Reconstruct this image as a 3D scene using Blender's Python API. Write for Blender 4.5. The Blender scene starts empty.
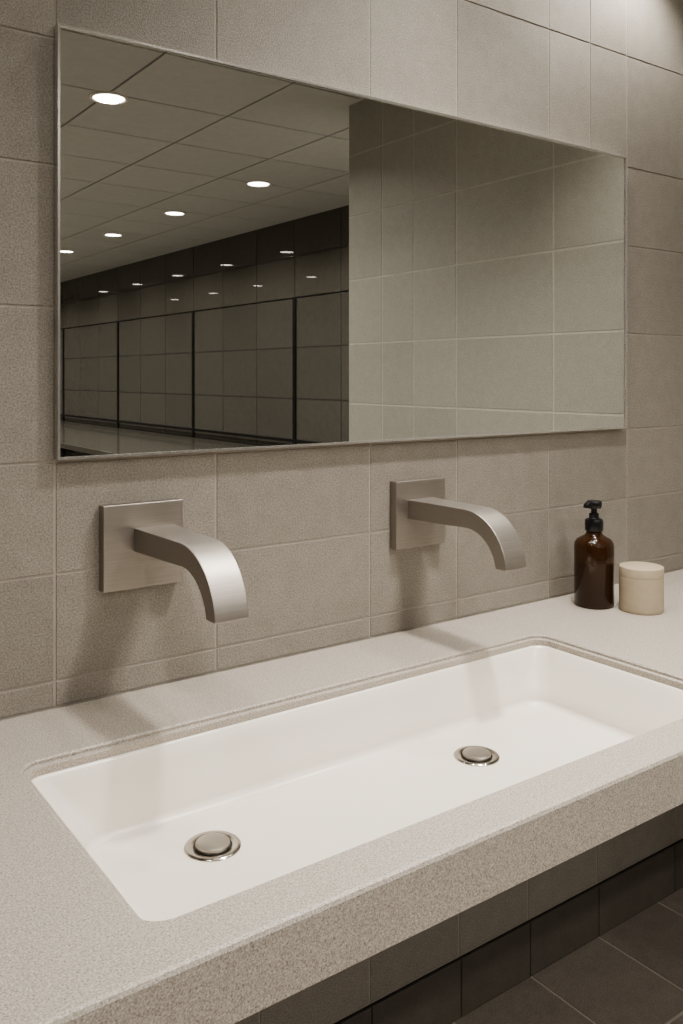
import bpy, bmesh, math, random
from mathutils import Vector
random.seed(4)
D=1.2; EYE=1.2
S=bpy.context.scene
COL=S.collection
def Z(v): return EYE+v*D

# ---------------------------------------------------------------- materials
def new_mat(name):
    m=bpy.data.materials.new(name); m.use_nodes=True
    nt=m.node_tree; nt.nodes.clear()
    o=nt.nodes.new('ShaderNodeOutputMaterial'); b=nt.nodes.new('ShaderNodeBsdfPrincipled')
    nt.links.new(b.outputs[0],o.inputs[0])
    return m,nt,b
def lin(c):
    return tuple(((x/255)/12.92 if x/255<=0.04045 else ((x/255+0.055)/1.055)**2.4) for x in c)+(1,)
def N(nt,t,**k):
    n=nt.nodes.new(t)
    for a,v in k.items(): setattr(n,a,v)
    return n
def coord(nt,scale=(1,1,1)):
    tc=N(nt,'ShaderNodeTexCoord'); mp=N(nt,'ShaderNodeMapping'); mp.inputs['Scale'].default_value=scale
    nt.links.new(tc.outputs['Object'],mp.inputs[0]); return mp.outputs[0]
def noise(nt,vec,scale,detail=3,rough=.55):
    n=N(nt,'ShaderNodeTexNoise'); n.inputs['Scale'].default_value=scale; n.inputs['Detail'].default_value=detail
    n.inputs['Roughness'].default_value=rough; nt.links.new(vec,n.inputs['Vector']); return n.outputs[0]
def ramp(nt,fac,stops):
    r=N(nt,'ShaderNodeValToRGB'); e=r.color_ramp.elements
    e[0].position,e[0].color=stops[0]; e[1].position,e[1].color=stops[1]
    for p,c in stops[2:]:
        x=e.new(p); x.color=c
    nt.links.new(fac,r.inputs[0]); return r.outputs[0]
def mix(nt,f,a,b,mode='MIX'):
    m=N(nt,'ShaderNodeMix',data_type='RGBA',blend_type=mode)
    for i,v in ((0,f),(6,a),(7,b)):
        if hasattr(v,'links'): nt.links.new(v,m.inputs[i])
        else: m.inputs[i].default_value=v
    return m.outputs[2]
def bump(nt,b,h,strength,dist):
    n=N(nt,'ShaderNodeBump'); n.inputs['Strength'].default_value=strength; n.inputs['Distance'].default_value=dist
    nt.links.new(h,n.inputs['Height']); nt.links.new(n.outputs[0],b.inputs['Normal'])
def tile_mat(name,dark,light,rough=.55,var=.12,bmp=.25,speck=.35,fs=330):
    m,nt,b=new_mat(name); v=coord(nt)
    big=noise(nt,v,28,6,.7); c=ramp(nt,big,[(.3,lin(dark)),(.7,lin(light))])
    fine=noise(nt,v,fs,3,.75); fc=ramp(nt,fine,[(.36,(.42,.42,.42,1)),(.62,(1.3,1.3,1.3,1))])
    c=mix(nt,speck,c,mix(nt,1.0,c,fc,'MULTIPLY'))
    at=N(nt,'ShaderNodeVertexColor'); at.layer_name='tone'
    tv=ramp(nt,at.outputs[0],[(0,(1-var,)*3+(1,)),(1,(1+var*.4,)*3+(1,))])
    c=mix(nt,1.0,c,tv,'MULTIPLY')
    nt.links.new(c,b.inputs['Base Color']); b.inputs['Roughness'].default_value=rough
    if bmp: bump(nt,b,fine,bmp,.002)
    return m
def plain(name,c,rough=.5,metal=0,nz=0.06,scale=30):
    m,nt,b=new_mat(name); v=coord(nt); n=noise(nt,v,scale)
    L=lin(c); a=tuple(x*(1-nz) for x in L[:3])+(1,); bb=tuple(min(1,x*(1+nz)) for x in L[:3])+(1,)
    nt.links.new(ramp(nt,n,[(.3,a),(.7,bb)]),b.inputs['Base Color'])
    b.inputs['Roughness'].default_value=rough; b.inputs['Metallic'].default_value=metal
    return m
M_tile=tile_mat('taupe_stone_tile',(142,136,127),(153,147,138),.6,.09,.32,.62,390)
M_grout=plain('grout',(162,155,146),.9)
M_rtile=tile_mat('pale_grey_tile',(162,159,150),(170,167,158),.5,.05,.2,.35)
M_rgrout=plain('pale_grout',(184,180,171),.9)
M_dgloss=tile_mat('dark_gloss_panel',(84,80,73),(92,88,81),.025,.1,0,.2)
M_dtile=tile_mat('grey_panel_tile',(80,77,71),(88,85,79),.03,.05,0,.3)
M_djoint=plain('dark_joint',(54,51,46),.5)
M_black=plain('black_strip',(18,17,16),.35)
M_floor=tile_mat('floor_tile',(122,114,106),(138,130,121),.45,.2,.2,.5)
M_pale=tile_mat('pale_floor_tile',(140,135,126),(150,145,136),.3,.1,.05,.3)
M_fgrout=plain('floor_grout',(160,152,142),.8)
M_base=tile_mat('dark_base_tile',(84,78,72),(94,88,81),.4,.08)
M_ceil=tile_mat('ceiling_panel',(188,187,182),(198,197,192),.9,.06,.2,.25)
M_cgrid=plain('ceiling_grid',(124,121,115),.7)
M_steel=plain('brushed_silver_trim',(206,203,198),.25,.8,.03)
M_satin=plain('satin_steel',(172,167,159),.38,1,.03)
M_flange=plain('polished_steel',(176,171,164),.16,1,.02)
M_white=plain('white_paint',(215,208,198),.5)
M_ledge=plain('ledge_stone',(88,85,78),.08)
M_ceramic=plain('white_ceramic',(229,222,212),.22,0,.012,3)

def mirror_mat():
    m,nt,b=new_mat('mirror_silver'); b.inputs['Metallic'].default_value=1; b.inputs['Roughness'].default_value=0.0
    b.inputs['Base Color'].default_value=(.83,.84,.815,1); return m
M_mirror=mirror_mat()
def nickel():
    m,nt,b=new_mat('brushed_nickel'); v=coord(nt,(1,60,60)); n=noise(nt,v,14,4,.6)
    nt.links.new(ramp(nt,n,[(.3,lin((158,152,145))),(.7,lin((171,165,158)))]),b.inputs['Base Color'])
    b.inputs['Metallic'].default_value=1
    r=N(nt,'ShaderNodeMapRange'); r.inputs[3].default_value=.42; r.inputs[4].default_value=.5
    nt.links.new(n,r.inputs[0]); nt.links.new(r.outputs[0],b.inputs['Roughness'])
    bump(nt,b,n,.03,.001); return m
M_nickel=nickel()
def stone():
    m,nt,b=new_mat('speckled_quartz'); v=coord(nt)
    f=noise(nt,v,520,4,.78); c=ramp(nt,f,[(.34,lin((110,102,93))),(.45,lin((160,152,142))),(.58,lin((183,175,165))),(.70,lin((218,211,202)))])
    vo=N(nt,'ShaderNodeTexVoronoi'); vo.inputs['Scale'].default_value=460; nt.links.new(v,vo.inputs['Vector'])
    sp=ramp(nt,vo.outputs['Distance'],[(.12,(.6,.57,.54,1)),(.34,(1,1,1,1))])
    c=mix(nt,.5,c,mix(nt,1.0,c,sp,'MULTIPLY'))
    nt.links.new(c,b.inputs['Base Color']); b.inputs['Roughness'].default_value=.5
    bump(nt,b,f,.08,.0008); return m
M_stone=stone()
def amber():
    m,nt,b=new_mat('amber_glass'); v=coord(nt); n=noise(nt,v,8)
    nt.links.new(ramp(nt,n,[(.3,(.045,.018,.006,1)),(.7,(.055,.022,.007,1))]),b.inputs['Base Color'])
    b.inputs['Roughness'].default_value=.07; b.inputs['Transmission Weight'].default_value=.4; b.inputs['IOR'].default_value=1.45
    return m
M_amber=amber()
M_soap=plain('soap_liquid',(24,13,6),.3)
M_plastic=plain('black_plastic',(18,18,19),.28)
M_jar=plain('cream_ceramic',(172,159,138),.55,0,.04,90)
def emis(name,c,s):
    m,nt,b=new_mat(name); b.inputs['Base Color'].default_value=(1,1,1,1)
    b.inputs['Emission Color'].default_value=c; b.inputs['Emission Strength'].default_value=s; return m
M_lamp=emis('lamp_glow',(1,.95,.87,1),14)

# ---------------------------------------------------------------- mesh helpers
def obj_from(name,verts,faces,mats,fm=None,smooth=None,parent=None,loc=(0,0,0)):
    me=bpy.data.meshes.new(name); me.from_pydata([tuple(v) for v in verts],[],faces)
    for m in mats: me.materials.append(m)
    if fm:
        for p,i in zip(me.polygons,fm): p.material_index=i
    bm=bmesh.new(); bm.from_mesh(me); bmesh.ops.recalc_face_normals(bm,faces=bm.faces); bm.to_mesh(me); bm.free()
    if smooth is not None:
        for p in me.polygons: p.use_smooth=True
        me.set_sharp_from_angle(angle=math.radians(smooth))
    o=bpy.data.objects.new(name,me); o.location=loc; COL.objects.link(o)
    if parent: o.parent=parent
    return o
def empty(name,loc,label,cat,group=None):
    e=bpy.data.objects.new(name,None); e.location=loc; e.empty_display_size=.05; COL.objects.link(e)
    e['label']=label; e['category']=cat
    if group: e['group']=group
    return e
def struct(o,label=None):
    o['kind']='structure'
    if label: o['label']=label
    return o
def tiled(name,org,ua,va,na,rects,umin,umax,vmin,vmax,mats,gap=.0034,dep=.0012,bev=.0006,thick=.08):
    """one mesh: backing slab + every tile slightly proud. mats[0]=grout"""
    org,ua,va,na=map(Vector,(org,ua,va,na)); V=[];F=[];FM=[];T=[]
    def P(u,v,n): return org+ua*u+va*v+na*n
    def addq(idx,m,t): F.append(idx);FM.append(m);T.append(t)
    b=len(V)
    for n in (-dep,-thick):
        for (u,v) in ((umin,vmin),(umax,vmin),(umax,vmax),(umin,vmax)): V.append(P(u,v,n))
    addq((b,b+1,b+2,b+3),0,.5); addq((b+7,b+6,b+5,b+4),0,.5)
    for i in range(4):
        j=(i+1)%4; addq((b+i,b+4+i,b+4+j,b+j),0,.5)
    for (u0,u1,v0,v1,mi) in rects:
        g=gap/2; t=random.random(); b=len(V)
        for (n,k) in ((-dep-.0005,g),(-bev,g),(0,g+bev)):
            for (u,v) in ((u0+k,v0+k),(u1-k,v0+k),(u1-k,v1-k),(u0+k,v1-k)): V.append(P(u,v,n))
        addq((b+8,b+9,b+10,b+11),mi,t)
        for r in (0,4):
            for i in range(4):
                j=(i+1)%4; addq((b+r+i,b+r+j,b+r+4+j,b+r+4+i),mi,t)
    me=bpy.data.meshes.new(name); me.from_pydata([tuple(v) for v in V],[],F)
    for m in mats: me.materials.append(m)
    at=me.color_attributes.new('tone','FLOAT_COLOR','CORNER')
    for p,mi,t in zip(me.polygons,FM,T):
        p.material_index=mi
        for li in p.loop_indices: at.data[li].color=(t,t,t,1)
    bm=bmesh.new(); bm.from_mesh(me); bm.faces.ensure_lookup_table(); bmesh.ops.recalc_face_normals(bm,faces=bm.faces[:6])
    bm.to_mesh(me); bm.free()
    if len(me.polygons)>6 and me.polygons[6].normal.dot(na)<0:
        bm=bmesh.new(); bm.from_mesh(me); bm.faces.ensure_lookup_table()
        bmesh.ops.reverse_faces(bm,faces=bm.faces[6:]); bm.to_mesh(me); bm.free()
    o=bpy.data.objects.new(name,me); COL.objects.link(o); struct(o); return o
def grid(cols,rows,mi=1):
    return [(a,b,c,d,mi) for a,b in zip(cols,cols[1:]) for c,d in zip(rows,rows[1:])]
def sc(l,k=D): return [x*k for x in l]
def frange(a,b,s):
    r=[a]
    while r[-1]+s<b-.25*s: r.append(r[-1]+s)
    r.append(b); return r
def box(x0,x1,y0,y1,z0,z1):
    V=[(x,y,z) for z in (z0,z1) for (x,y) in ((x0,y0),(x1,y0),(x1,y1),(x0,y1))]
    F=[(3,2,1,0),(4,5,6,7)]+[(i,(i+1)%4,4+(i+1)%4,4+i) for i in range(4)]
    return V,F
def boxes(name,bl,mat,parent=None,bev=0,loc=(0,0,0)):
    V=[];F=[]
    for b in bl:
        v,f=box(*b); k=len(V); V+=v; F+=[tuple(i+k for i in q) for q in f]
    o=obj_from(name,V,F,[mat],parent=parent,loc=loc)
    if bev:
        m=o.modifiers.new('b','BEVEL'); m.width=bev; m.segments=3; m.limit_method='ANGLE'; m.harden_normals=True
        for p in o.data.polygons: p.use_smooth=True
    return o
def lathe(name,prof,mat,n=48,parent=None,loc=(0,0,0),smooth=35):
    V=[];F=[]
    for (r,z) in prof:
        for i in range(n):
            a=2*math.pi*i/n; V.append((r*math.cos(a),r*math.sin(a),z))
    for k in range(len(prof)-1):
        for i in range(n):
            j=(i+1)%n; F.append((k*n+i,k*n+j,(k+1)*n+j,(k+1)*n+i))
    F.append(tuple(range(n))[::-1]); k=(len(prof)-1)*n; F.append(tuple(range(k,k+n)))
    return obj_from(name,V,F,[mat],smooth=smooth,parent=parent,loc=loc)
def rrect(x0,x1,y0,y1,r,z,n=10):
    pts=[]
    for cx,cy,a0 in ((x1-r,y1-r,0),(x0+r,y1-r,90),(x0+r,y0+r,180),(x1-r,y0+r,270)):
        for i in range(n+1):
            a=math.radians(a0+90*i/n); pts.append((cx+r*math.cos(a),cy+r*math.sin(a),z))
    return pts
def loft(name,loops,mat,closed=False,cap=True,smooth=35,parent=None,loc=(0,0,0)):
    V=[];F=[];n=len(loops[0])
    for l in loops: V+=l
    R=len(loops)
    for k in range(R if closed else R-1):
        a=k*n;b=((k+1)%R)*n
        for i in range(n):
            j=(i+1)%n; F.append((a+i,a+j,b+j,b+i))
    if cap and not closed: F.append(tuple(range(n))); F.append(tuple(range((R-1)*n,R*n)))
    return obj_from(name,V,F,[mat],smooth=smooth,parent=parent,loc=loc)

# ---------------------------------------------------------------- dimensions
XL=-1.0*D; XR=1.7*D; XC=2.694*D; YS=-1.338*D; YF=-10.0*D
H=.889; ZC=Z(H); ZCT=Z(-.378)
colsA=sc([-1.0,-.782,-.562,-.342,-.122,.098,.3182,.5235,.772,.9434,1.157,1.371,1.585,1.7])
colsB=sorted(colsA+[1.265*D])
colsU=sc([-1.0,-.82,-.644,-.468,-.292,-.116,.06,.236,.412,.588,.772,.948,1.105,1.284,1.514,1.7])
rows=sc([-.378,-.348,-.226,-.098,.078,.24,.385])
rowsT=sc([.385,.59,.75,.889]); rowsU=sc([-.908,-.70,-.52,-.378])
R=grid(colsA,rows)+grid(colsB,rowsT)+grid(colsU,rowsU)
w=tiled('wall_back',(0,0,EYE),(1,0,0),(0,0,1),(0,-1,0),R,XL,XR,-EYE,H*D,[M_grout,M_tile]); w['label']='beige stone tile wall behind the vanity'
b=tiled('baseboard_back',(0,-.006,EYE),(1,0,0),(0,0,1),(0,-1,0),grid(colsU,[-EYE,-.908*D]),XL,XR,-EYE,-.908*D,[M_djoint,M_base],thick=.006)
colsR=sc([-1.338,-1.162,-1.012,-.828,-.478,-.23,0]); rowsR=sc([-1,-.89,-.69,-.49,-.29,-.09,.105,.312,.52,.72,.889])
tiled('wall_right',(XR,0,EYE),(0,1,0),(0,0,1),(-1,0,0),grid(colsR,rowsR),YS,0,-EYE,H*D,[M_rgrout,M_rtile],gap=.006)
tiled('wall_return',(0,YS,EYE),(1,0,0),(0,0,1),(0,-1,0),grid(frange(XR+.005,XC,.25*D),rowsR),XR+.005,XC,-EYE,H*D,[M_rgrout,M_rtile],thick=.06)
# corridor wall
pil=sc([-10.0,-8.6,-7.23,-5.87,-4.5,-3.21,-1.86,-1.338]); Rc=[]
for a,c in zip(pil,pil[1:]):
    n=3 if c-a>.8 else 1; cc=[a+(c-a)*i/n for i in range(n+1)]
    Rc+=grid(cc,sc([-1,-.7,-.42,-.13,.16,.445]),1)
    Rc+=grid(cc,sc([.445,.68,.889]),2)
tiled('wall_corridor',(XC,0,EYE),(0,1,0),(0,0,1),(-1,0,0),Rc,YF,YS,-EYE,H*D,[M_djoint,M_dtile,M_dgloss],gap=.010)
for i,y in enumerate(pil[1:-1]):
    o=boxes('trim_%d'%(i+1),[(XC-.008,XC,y-.018,y+.018,0,Z(.44))],M_black); struct(o,'black vertical strip between wall panels')
o=boxes('trim_7',[(XC-.004,XC,YF,YS,Z(.442),Z(.448))],M_black); struct(o,'black horizontal rail on the corridor wall')
o=boxes('trim_8',[(XC-1.1,XC,YF,-1.9*D,Z(-.45),Z(-.42))],M_ledge,bev=.004); struct(o,'deep stone ledge along the corridor wall')
o=boxes('trim_9',[(XC-.05,XC-.02,YF,-1.9*D,Z(-.372),Z(-.358))]+[(XC-.045,XC-.002,y*D-.015,y*D+.015,Z(-.368),Z(-.362)) for y in (-9.5,-7.9,-6.5,-5.2,-3.9,-2.6)],M_black); struct(o,'dark low handrail along the corridor wall')
rr=sc([-1,-.7,-.4,-.1,.2,.5,.889])
tiled('wall_front',(0,YF,EYE),(1,0,0),(0,0,1),(0,1,0),grid(frange(XL,XC,.4*D),rr),XL,XC,-EYE,H*D,[M_grout,M_tile])
tiled('wall_left',(XL,0,EYE),(0,1,0),(0,0,1),(1,0,0),grid(frange(YF,0,.4*D),rr),YF,0,-EYE,H*D,[M_grout,M_tile])
# floor
fx=[1.284*D-.176*D*k for k in range(-8,16)]; fx=sorted([XL]+[x for x in fx if XL+.05<x<XC-.05]+[XC])
fy=sorted([YF,0]+[-.20*D-.3*D*k for k in range(0,33) if -.20*D-.3*D*k>YF+.05])
Rf=[(a,b_,c,d,2 if d<-1.6*D else 1) for a,b_,c,d,_ in grid(fx,fy)]  # unseen far tiles made paler to bounce light onto the ceiling
tiled('floor',(0,0,0),(1,0,0),(0,1,0),(0,0,1),Rf,XL,XC,YF,0,[M_fgrout,M_floor,M_pale],gap=.005)
tiled('ceiling',(0,0,ZC),(1,0,0),(0,1,0),(0,0,-1),grid([XC-x for x in frange(0,XC-XL,.42*D)][::-1],[-x for x in frange(0,-YF,.42*D)][::-1]),XL,XC,YF,0,[M_cgrid,M_ceil],gap=.010,dep=.003,bev=.001,thick=.08)

# ---------------------------------------------------------------- downlights, with added fill lamps in the same fittings
LC=(1,.957,.895)
def downlight(x,y,power,size=.09,spread=150,first=[None],spot=0):
    e=empty('downlight',(x,y,ZC),'round recessed ceiling downlight with a warm glow','ceiling light','ceiling downlights')
    if first[0] is None:
        ring=lathe('trim_ring',[(.058,.001),(.075,.001),(.075,-.004),(.070,-.007),(.062,-.006),(.058,-.001)],M_white,32,parent=e)
        lamp=lathe('lamp',[(.0575,0),(.0575,-.003)],M_lamp,32,parent=e); first[0]=(ring,lamp)
    else:
        for s in first[0]:
            c=s.copy(); c.parent=e; COL.objects.link(c)
    if spot:
        l=bpy.data.lights.new('downlight_spot','SPOT'); l.spot_size=math.radians(spot); l.spot_blend=.7; l.shadow_soft_size=.03; l.energy=power; l.color=LC
        lo=bpy.data.objects.new('downlight_spot',l); lo.location=(0,0,-.035); lo.parent=e; COL.objects.link(lo)
    elif power:
        l=bpy.data.lights.new('downlight_light','AREA'); l.shape='DISK'; l.size=size; l.energy=power; l.color=LC; l.spread=math.radians(spread)
        lo=bpy.data.objects.new('downlight_light',l); lo.location=(0,0,-.009); lo.parent=e; COL.objects.link(lo)
downlight(.86*D,-.42*D,9,.11,110)
downlight(1.36*D,-.10*D,27,spot=112)
downlight(1.04*D,-.10*D,14,spot=104)
downlight(.66*D,-.10*D,12,spot=104)
downlight(.1*D,-.45*D,2.5,.11,130)
downlight(.95*D,-1.0*D,6,.11,120)  # added fill lamp, put in to lift the counter front and floor
for k in range(8): downlight(2.05*D,(-1.62-.9*k)*D if k==0 else (-2.52-.9*(k-1))*D,17)
for k in range(8): downlight(1.03*D,(-1.72-.95*k)*D,15 if k==0 else 11)
for k in range(8): downlight(.05*D,(-1.72-.95*k)*D,18 if k==0 else 8)  # unseen row behind; its nearest lamp is boosted as fill for the counter front

# ---------------------------------------------------------------- mirror
mx0,mx1,mz0,mz1=.317*D,1.352*D,Z(-.095),Z(.399); my=-.012*D; fw=.0034
e=empty('mirror',((mx0+mx1)/2,0,mz0),'wide rectangular wall mirror with thin polished steel frame','mirror')
L=(-(mx0+mx1)/2,0,-mz0)
boxes('glass',[(mx0+.002,mx1-.002,my+.001,-.002,mz0+.002,mz1-.002)],M_mirror,parent=e,loc=L)
boxes('frame',[(mx0,mx1,my-.002,-.0005,mz0,mz0+fw),(mx0,mx1,my-.002,-.0005,mz1-fw,mz1),(mx0,mx0+fw,my-.002,-.0005,mz0+fw,mz1-fw),(mx1-fw,mx1,my-.002,-.0005,mz0+fw,mz1-fw)],M_steel,parent=e,loc=L)

# ---------------------------------------------------------------- countertop and basin
yf=-.486*D
hx0,hx1,hy0,hy1=.246*D,.982*D,-.430*D,-.133*D; hr=.022
T=ZCT; n=10; th=.066
def outer(ins,z,r=.006): return rrect(XL+.001+ins,XR-.001-ins,yf+ins,-.0005-ins,r,z)
def hole(off,z,r=hr): return rrect(hx0-off,hx1+off,hy0-off,hy1+off,r+off,z)
st=.016
loops=[hole(0,T-st),hole(0,T-.0068),hole(.0008,T-.006),hole(.0065,T-.006),hole(.0070,T-.0055),hole(.0070,T-.0020),hole(.0090,T),outer(.0052,T),outer(.0016,T-.0013),outer(0,T-.0048),outer(0,T-th+.002),outer(.002,T-th),
       rrect(hx0-.03,hx1+.03,hy0-.02,hy1+.03,.05,T-th),rrect(hx0-.03,hx1+.03,hy0-.02,hy1+.03,.05,T-st)]
ct=loft('countertop',loops,M_stone,closed=True,smooth=15)
ct['label']='thick speckled beige stone vanity countertop with basin cutout'; ct['category']='countertop'
sx,sy=(hx0+hx1)/2,(hy0+hy1)/2
snk=empty('sink',(sx,sy,T-st),'long white ceramic undermount trough sink with two drains','sink')
def sl(off,z,r): return [(x-sx,y-sy,zz-(T-st)) for x,y,zz in rrect(hx0-off,hx1+off,hy0-off,hy1+off,r,z)]
zt=T-st-.0002; zb=T-.102
def ring(sxl,z,r):
    l,rr_,f,bk=sxl
    return [(x-sx,y-sy,zz-(T-st)) for x,y,zz in rrect(hx0+l,hx1-rr_,hy0+f,hy1-bk,r,z)]
hr2=.036
lp=[sl(.016,zt,hr+.016),ring((.002,.002,.002,.002),zt,hr),ring((.004,.004,.004,.004),zt-.003,hr)]
ml,mr,mf,mb=.050,.032,.010,.020; tr=.012
for t in (.25,.5,.75):
    lp.append(ring((.004+ml*t,.004+mr*t,.004+mf*t,.004+mb*t),zt-.003-(zt-.003-zb-tr)*t,hr+(hr2-hr)*t))
for a in range(0,91,10):
    q=math.radians(a); i=tr*(1-math.cos(q)); zz=zb+tr-tr*math.sin(q)
    lp.append(ring((.004+ml+i,.004+mr+i,.004+mf+i,.004+mb+i),zz,hr2))
lp.append(ring((.2,.2,.12,.12),zb-.001,.03))
body=loft('basin',lp+[],M_ceramic,closed=False,cap=False,smooth=60,parent=snk)
sm=body.modifiers.new('s','SOLIDIFY'); sm.thickness=.009; sm.offset=-1
bm=bmesh.new(); bm.from_mesh(body.data)
be=[e_ for e_ in bm.edges if e_.is_boundary and all(abs(v.co.z-(zb-.001-(T-st)))<1e-4 for v in e_.verts)]
bmesh.ops.contextual_create(bm,geom=be); bmesh.ops.recalc_face_normals(bm,faces=bm.faces)
f=max(bm.faces,key=lambda f:len(f.verts))
if f.normal.z<0: bmesh.ops.reverse_faces(bm,faces=bm.faces)
for f in bm.faces: f.smooth=True
bm.to_mesh(body.data); bm.free()
proto=None
for k,(dx,dd) in enumerate(((.401,.227),(.757,.232))):
    dr=bpy.data.objects.new('drain',None); dr.location=(dx*D-sx,-dd*D-sy,zb-.0008-(T-st)); COL.objects.link(dr); dr.parent=snk
    if proto is None:
        fl=lathe('flange',[(.018,-.003),(.0335,-.001),(.0335,.0010),(.0325,.0020),(.031,.0024),(.0245,.0018),(.0232,.0010),(.0225,-.001)],M_flange,64,parent=dr)
        stp=lathe('stopper',[(.004,-.001),(.0195,-.0012),(.0205,.001),(.0205,.0044),(.0198,.0056),(.0180,.0062),(.010,.0064),(.001,.0064)],M_satin,64,parent=dr)
        gap=lathe('drain_gap',[(.0228,-.0005),(.0228,.0004)],M_black,48,parent=dr)
        proto=(fl,stp,gap)
    else:
        for s in proto:
            c=s.copy(); c.parent=dr; COL.objects.link(c)

# ---------------------------------------------------------------- faucets
def faucet_parts(e):
    h=.0505*D
    pl=boxes('wall_plate',[(-h,h,-.015*D,.0005,-h,h)],M_nickel,parent=e,bev=.0012)
    w0=.0255*D; w1=.0200*D; zt_=.0215*D; y0=-.013*D; ya=-.132*D; Ry=.078*D; Rz=.0775*D
    t0=.028*D; t1=.025*D; t2=.020*D
    zt2=zt_
    top=[(y0,zt_),(ya,zt2)]; bot=[(y0,zt_-t0),(ya,zt2-t1)]; ns=24
    for i in range(1,ns+1):
        a=math.radians(81*i/ns); th=t1+(t2-t1)*i/ns
        p=(ya-Ry*math.sin(a),zt2-Rz+Rz*math.cos(a))
        tx,tz=-Ry*math.cos(a),-Rz*math.sin(a); l=math.hypot(tx,tz); nx,nz_=-tz/l,tx/l
        top.append(p); bot.append((p[0]+nx*th,p[1]+nz_*th))
    top.append((top[-1][0]-.0008,top[-1][1]-.006)); 
    zc=top[-1][1]; bot.append((bot[-1][0]-.0008,zc))
    V=[];F=[]; y1=top[-1][0]
    for (t,b_) in zip(top,bot):
        f=(t[0]-y0)/(y1-y0); w=w0+(w1-w0)*f
        V+=[(-w,t[0],t[1]),(w,t[0],t[1]),(w,b_[0],b_[1]),(-w,b_[0],b_[1])]
    for k in range(len(top)-1):
        a=4*k
        for i in range(4):
            j=(i+1)%4; F.append((a+i,a+j,a+4+j,a+4+i))
    F.append((0,1,2,3)); a=4*(len(top)-1); F.append((a,a+1,a+2,a+3))
    sp=obj_from('spout',V,F,[M_nickel],smooth=30,parent=e,loc=(.015,0,0))
    m=sp.modifiers.new('b','BEVEL'); m.width=.0012; m.segments=3; m.limit_method='ANGLE'; m.angle_limit=math.radians(40)
    w=w1
    tip=boxes('aerator',[(-w+.008,w-.008,top[-1][0]+.006,bot[-1][0]-.005,zc-.0008,zc+.004)],M_black,parent=e,loc=(.015,0,0))
    return pl,sp,tip
lab='square brushed nickel wall-mounted faucet with curved flat spout'
f1=empty('faucet',(.420*D,0,Z(-.202)),lab,'faucet','wall faucets over the sink')
parts=faucet_parts(f1)
f2=empty('faucet',(.857*D,0,Z(-.204)),lab,'faucet','wall faucets over the sink')
for s in parts:
    c=s.copy(); c.parent=f2; COL.objects.link(c)
    if c.name.startswith(('spout','aerator')): c.location.x=-.001; c.scale=(.97,.98,1.02)
    else: c.scale=(.95,1,.98)

# ---------------------------------------------------------------- soap dispenser
so=empty('soap_dispenser',(1.183*D,-.073*D,T),'amber glass soap bottle with black pump top','soap dispenser')
r=.0385
lathe('bottle',[(.030,0),(r-.002,.0),(r,.003),(r,.118),(r-.0015,.125),(r-.006,.131),(r-.014,.1355),(.0185,.139),(.0155,.143),(.0150,.146),(.0150,.160)],M_amber,64,parent=so)
lathe('soap',[(.02,.004),(r-.004,.005),(r-.0035,.085),(.002,.085)],M_soap,48,parent=so)
pu=bpy.data.objects.new('pump',None); pu.location=(0,0,.148); pu.parent=so; COL.objects.link(pu)
lathe('collar',[(.010,0),(.0175,0),(.018,.002),(.018,.018),(.0165,.022),(.011,.024),(.0095,.026),(.0095,.034),(.002,.034)],M_plastic,40,parent=pu)
lathe('stem',[(.006,.030),(.006,.048)],M_plastic,24,parent=pu)
lathe('pump_head',[(.008,.043),(.0135,.044),(.0150,.047),(.0150,.056),(.0135,.0585),(.001,.059)],M_plastic,40,parent=pu)
pts=[(0,.010,.0575,.046),(.014,.009,.0575,.047),(.022,.0065,.056,.0475),(.027,.0055,.0535,.046)]
V=[];F=[]
for (x,w_,za,zb_) in pts: V+=[(x,-w_,zb_),(x,w_,zb_),(x,w_*.8,za),(x,-w_*.8,za)]
for k in range(3):
    a=4*k
    for i in range(4): F.append((a+i,a+(i+1)%4,a+4+(i+1)%4,a+4+i))
F+=[(0,1,2,3),(12,13,14,15)]
nz=obj_from('nozzle',V,F,[M_plastic],parent=pu); nz.rotation_euler=(0,0,math.radians(180))
m=nz.modifiers.new('b','BEVEL'); m.width=.0012; m.segments=2
# jar
jr=empty('jar',(1.219*D,-.138*D,T),'small cream ceramic jar with flat lid','jar')
lathe('jar_body',[(.034,0),(.0395,.0),(.041,.003),(.0415,.008),(.0415,.0665),(.0410,.0672),(.036,.0672)],M_jar,64,parent=jr)
lathe('lid',[(.036,.0678),(.0410,.0678),(.0415,.0685),(.0415,.070),(.0415,.0835),(.041,.085),(.040,.0857),(.001,.0860)],M_jar,64,parent=jr)

# ---------------------------------------------------------------- camera, world
cam=bpy.data.cameras.new('camera'); co=bpy.data.objects.new('camera',cam); COL.objects.link(co)
co.location=(0,-D,EYE); co.rotation_euler=(math.radians(90),0,math.radians(-35.8))
cam.sensor_width=36; cam.lens=874/1024*36; cam.shift_y=-136/1024; cam.clip_start=.02
S.camera=co
wd=bpy.data.worlds.new('world'); wd.use_nodes=True; S.world=wd
wd.node_tree.nodes['Background'].inputs[0].default_value=(.9,.85,.8,1); wd.node_tree.nodes['Background'].inputs[1].default_value=.1
S.view_settings.view_transform='AgX'
try: S.view_settings.look='AgX - Medium High Contrast'
except Exception as ex: print(ex)
S.view_settings.exposure=-.2
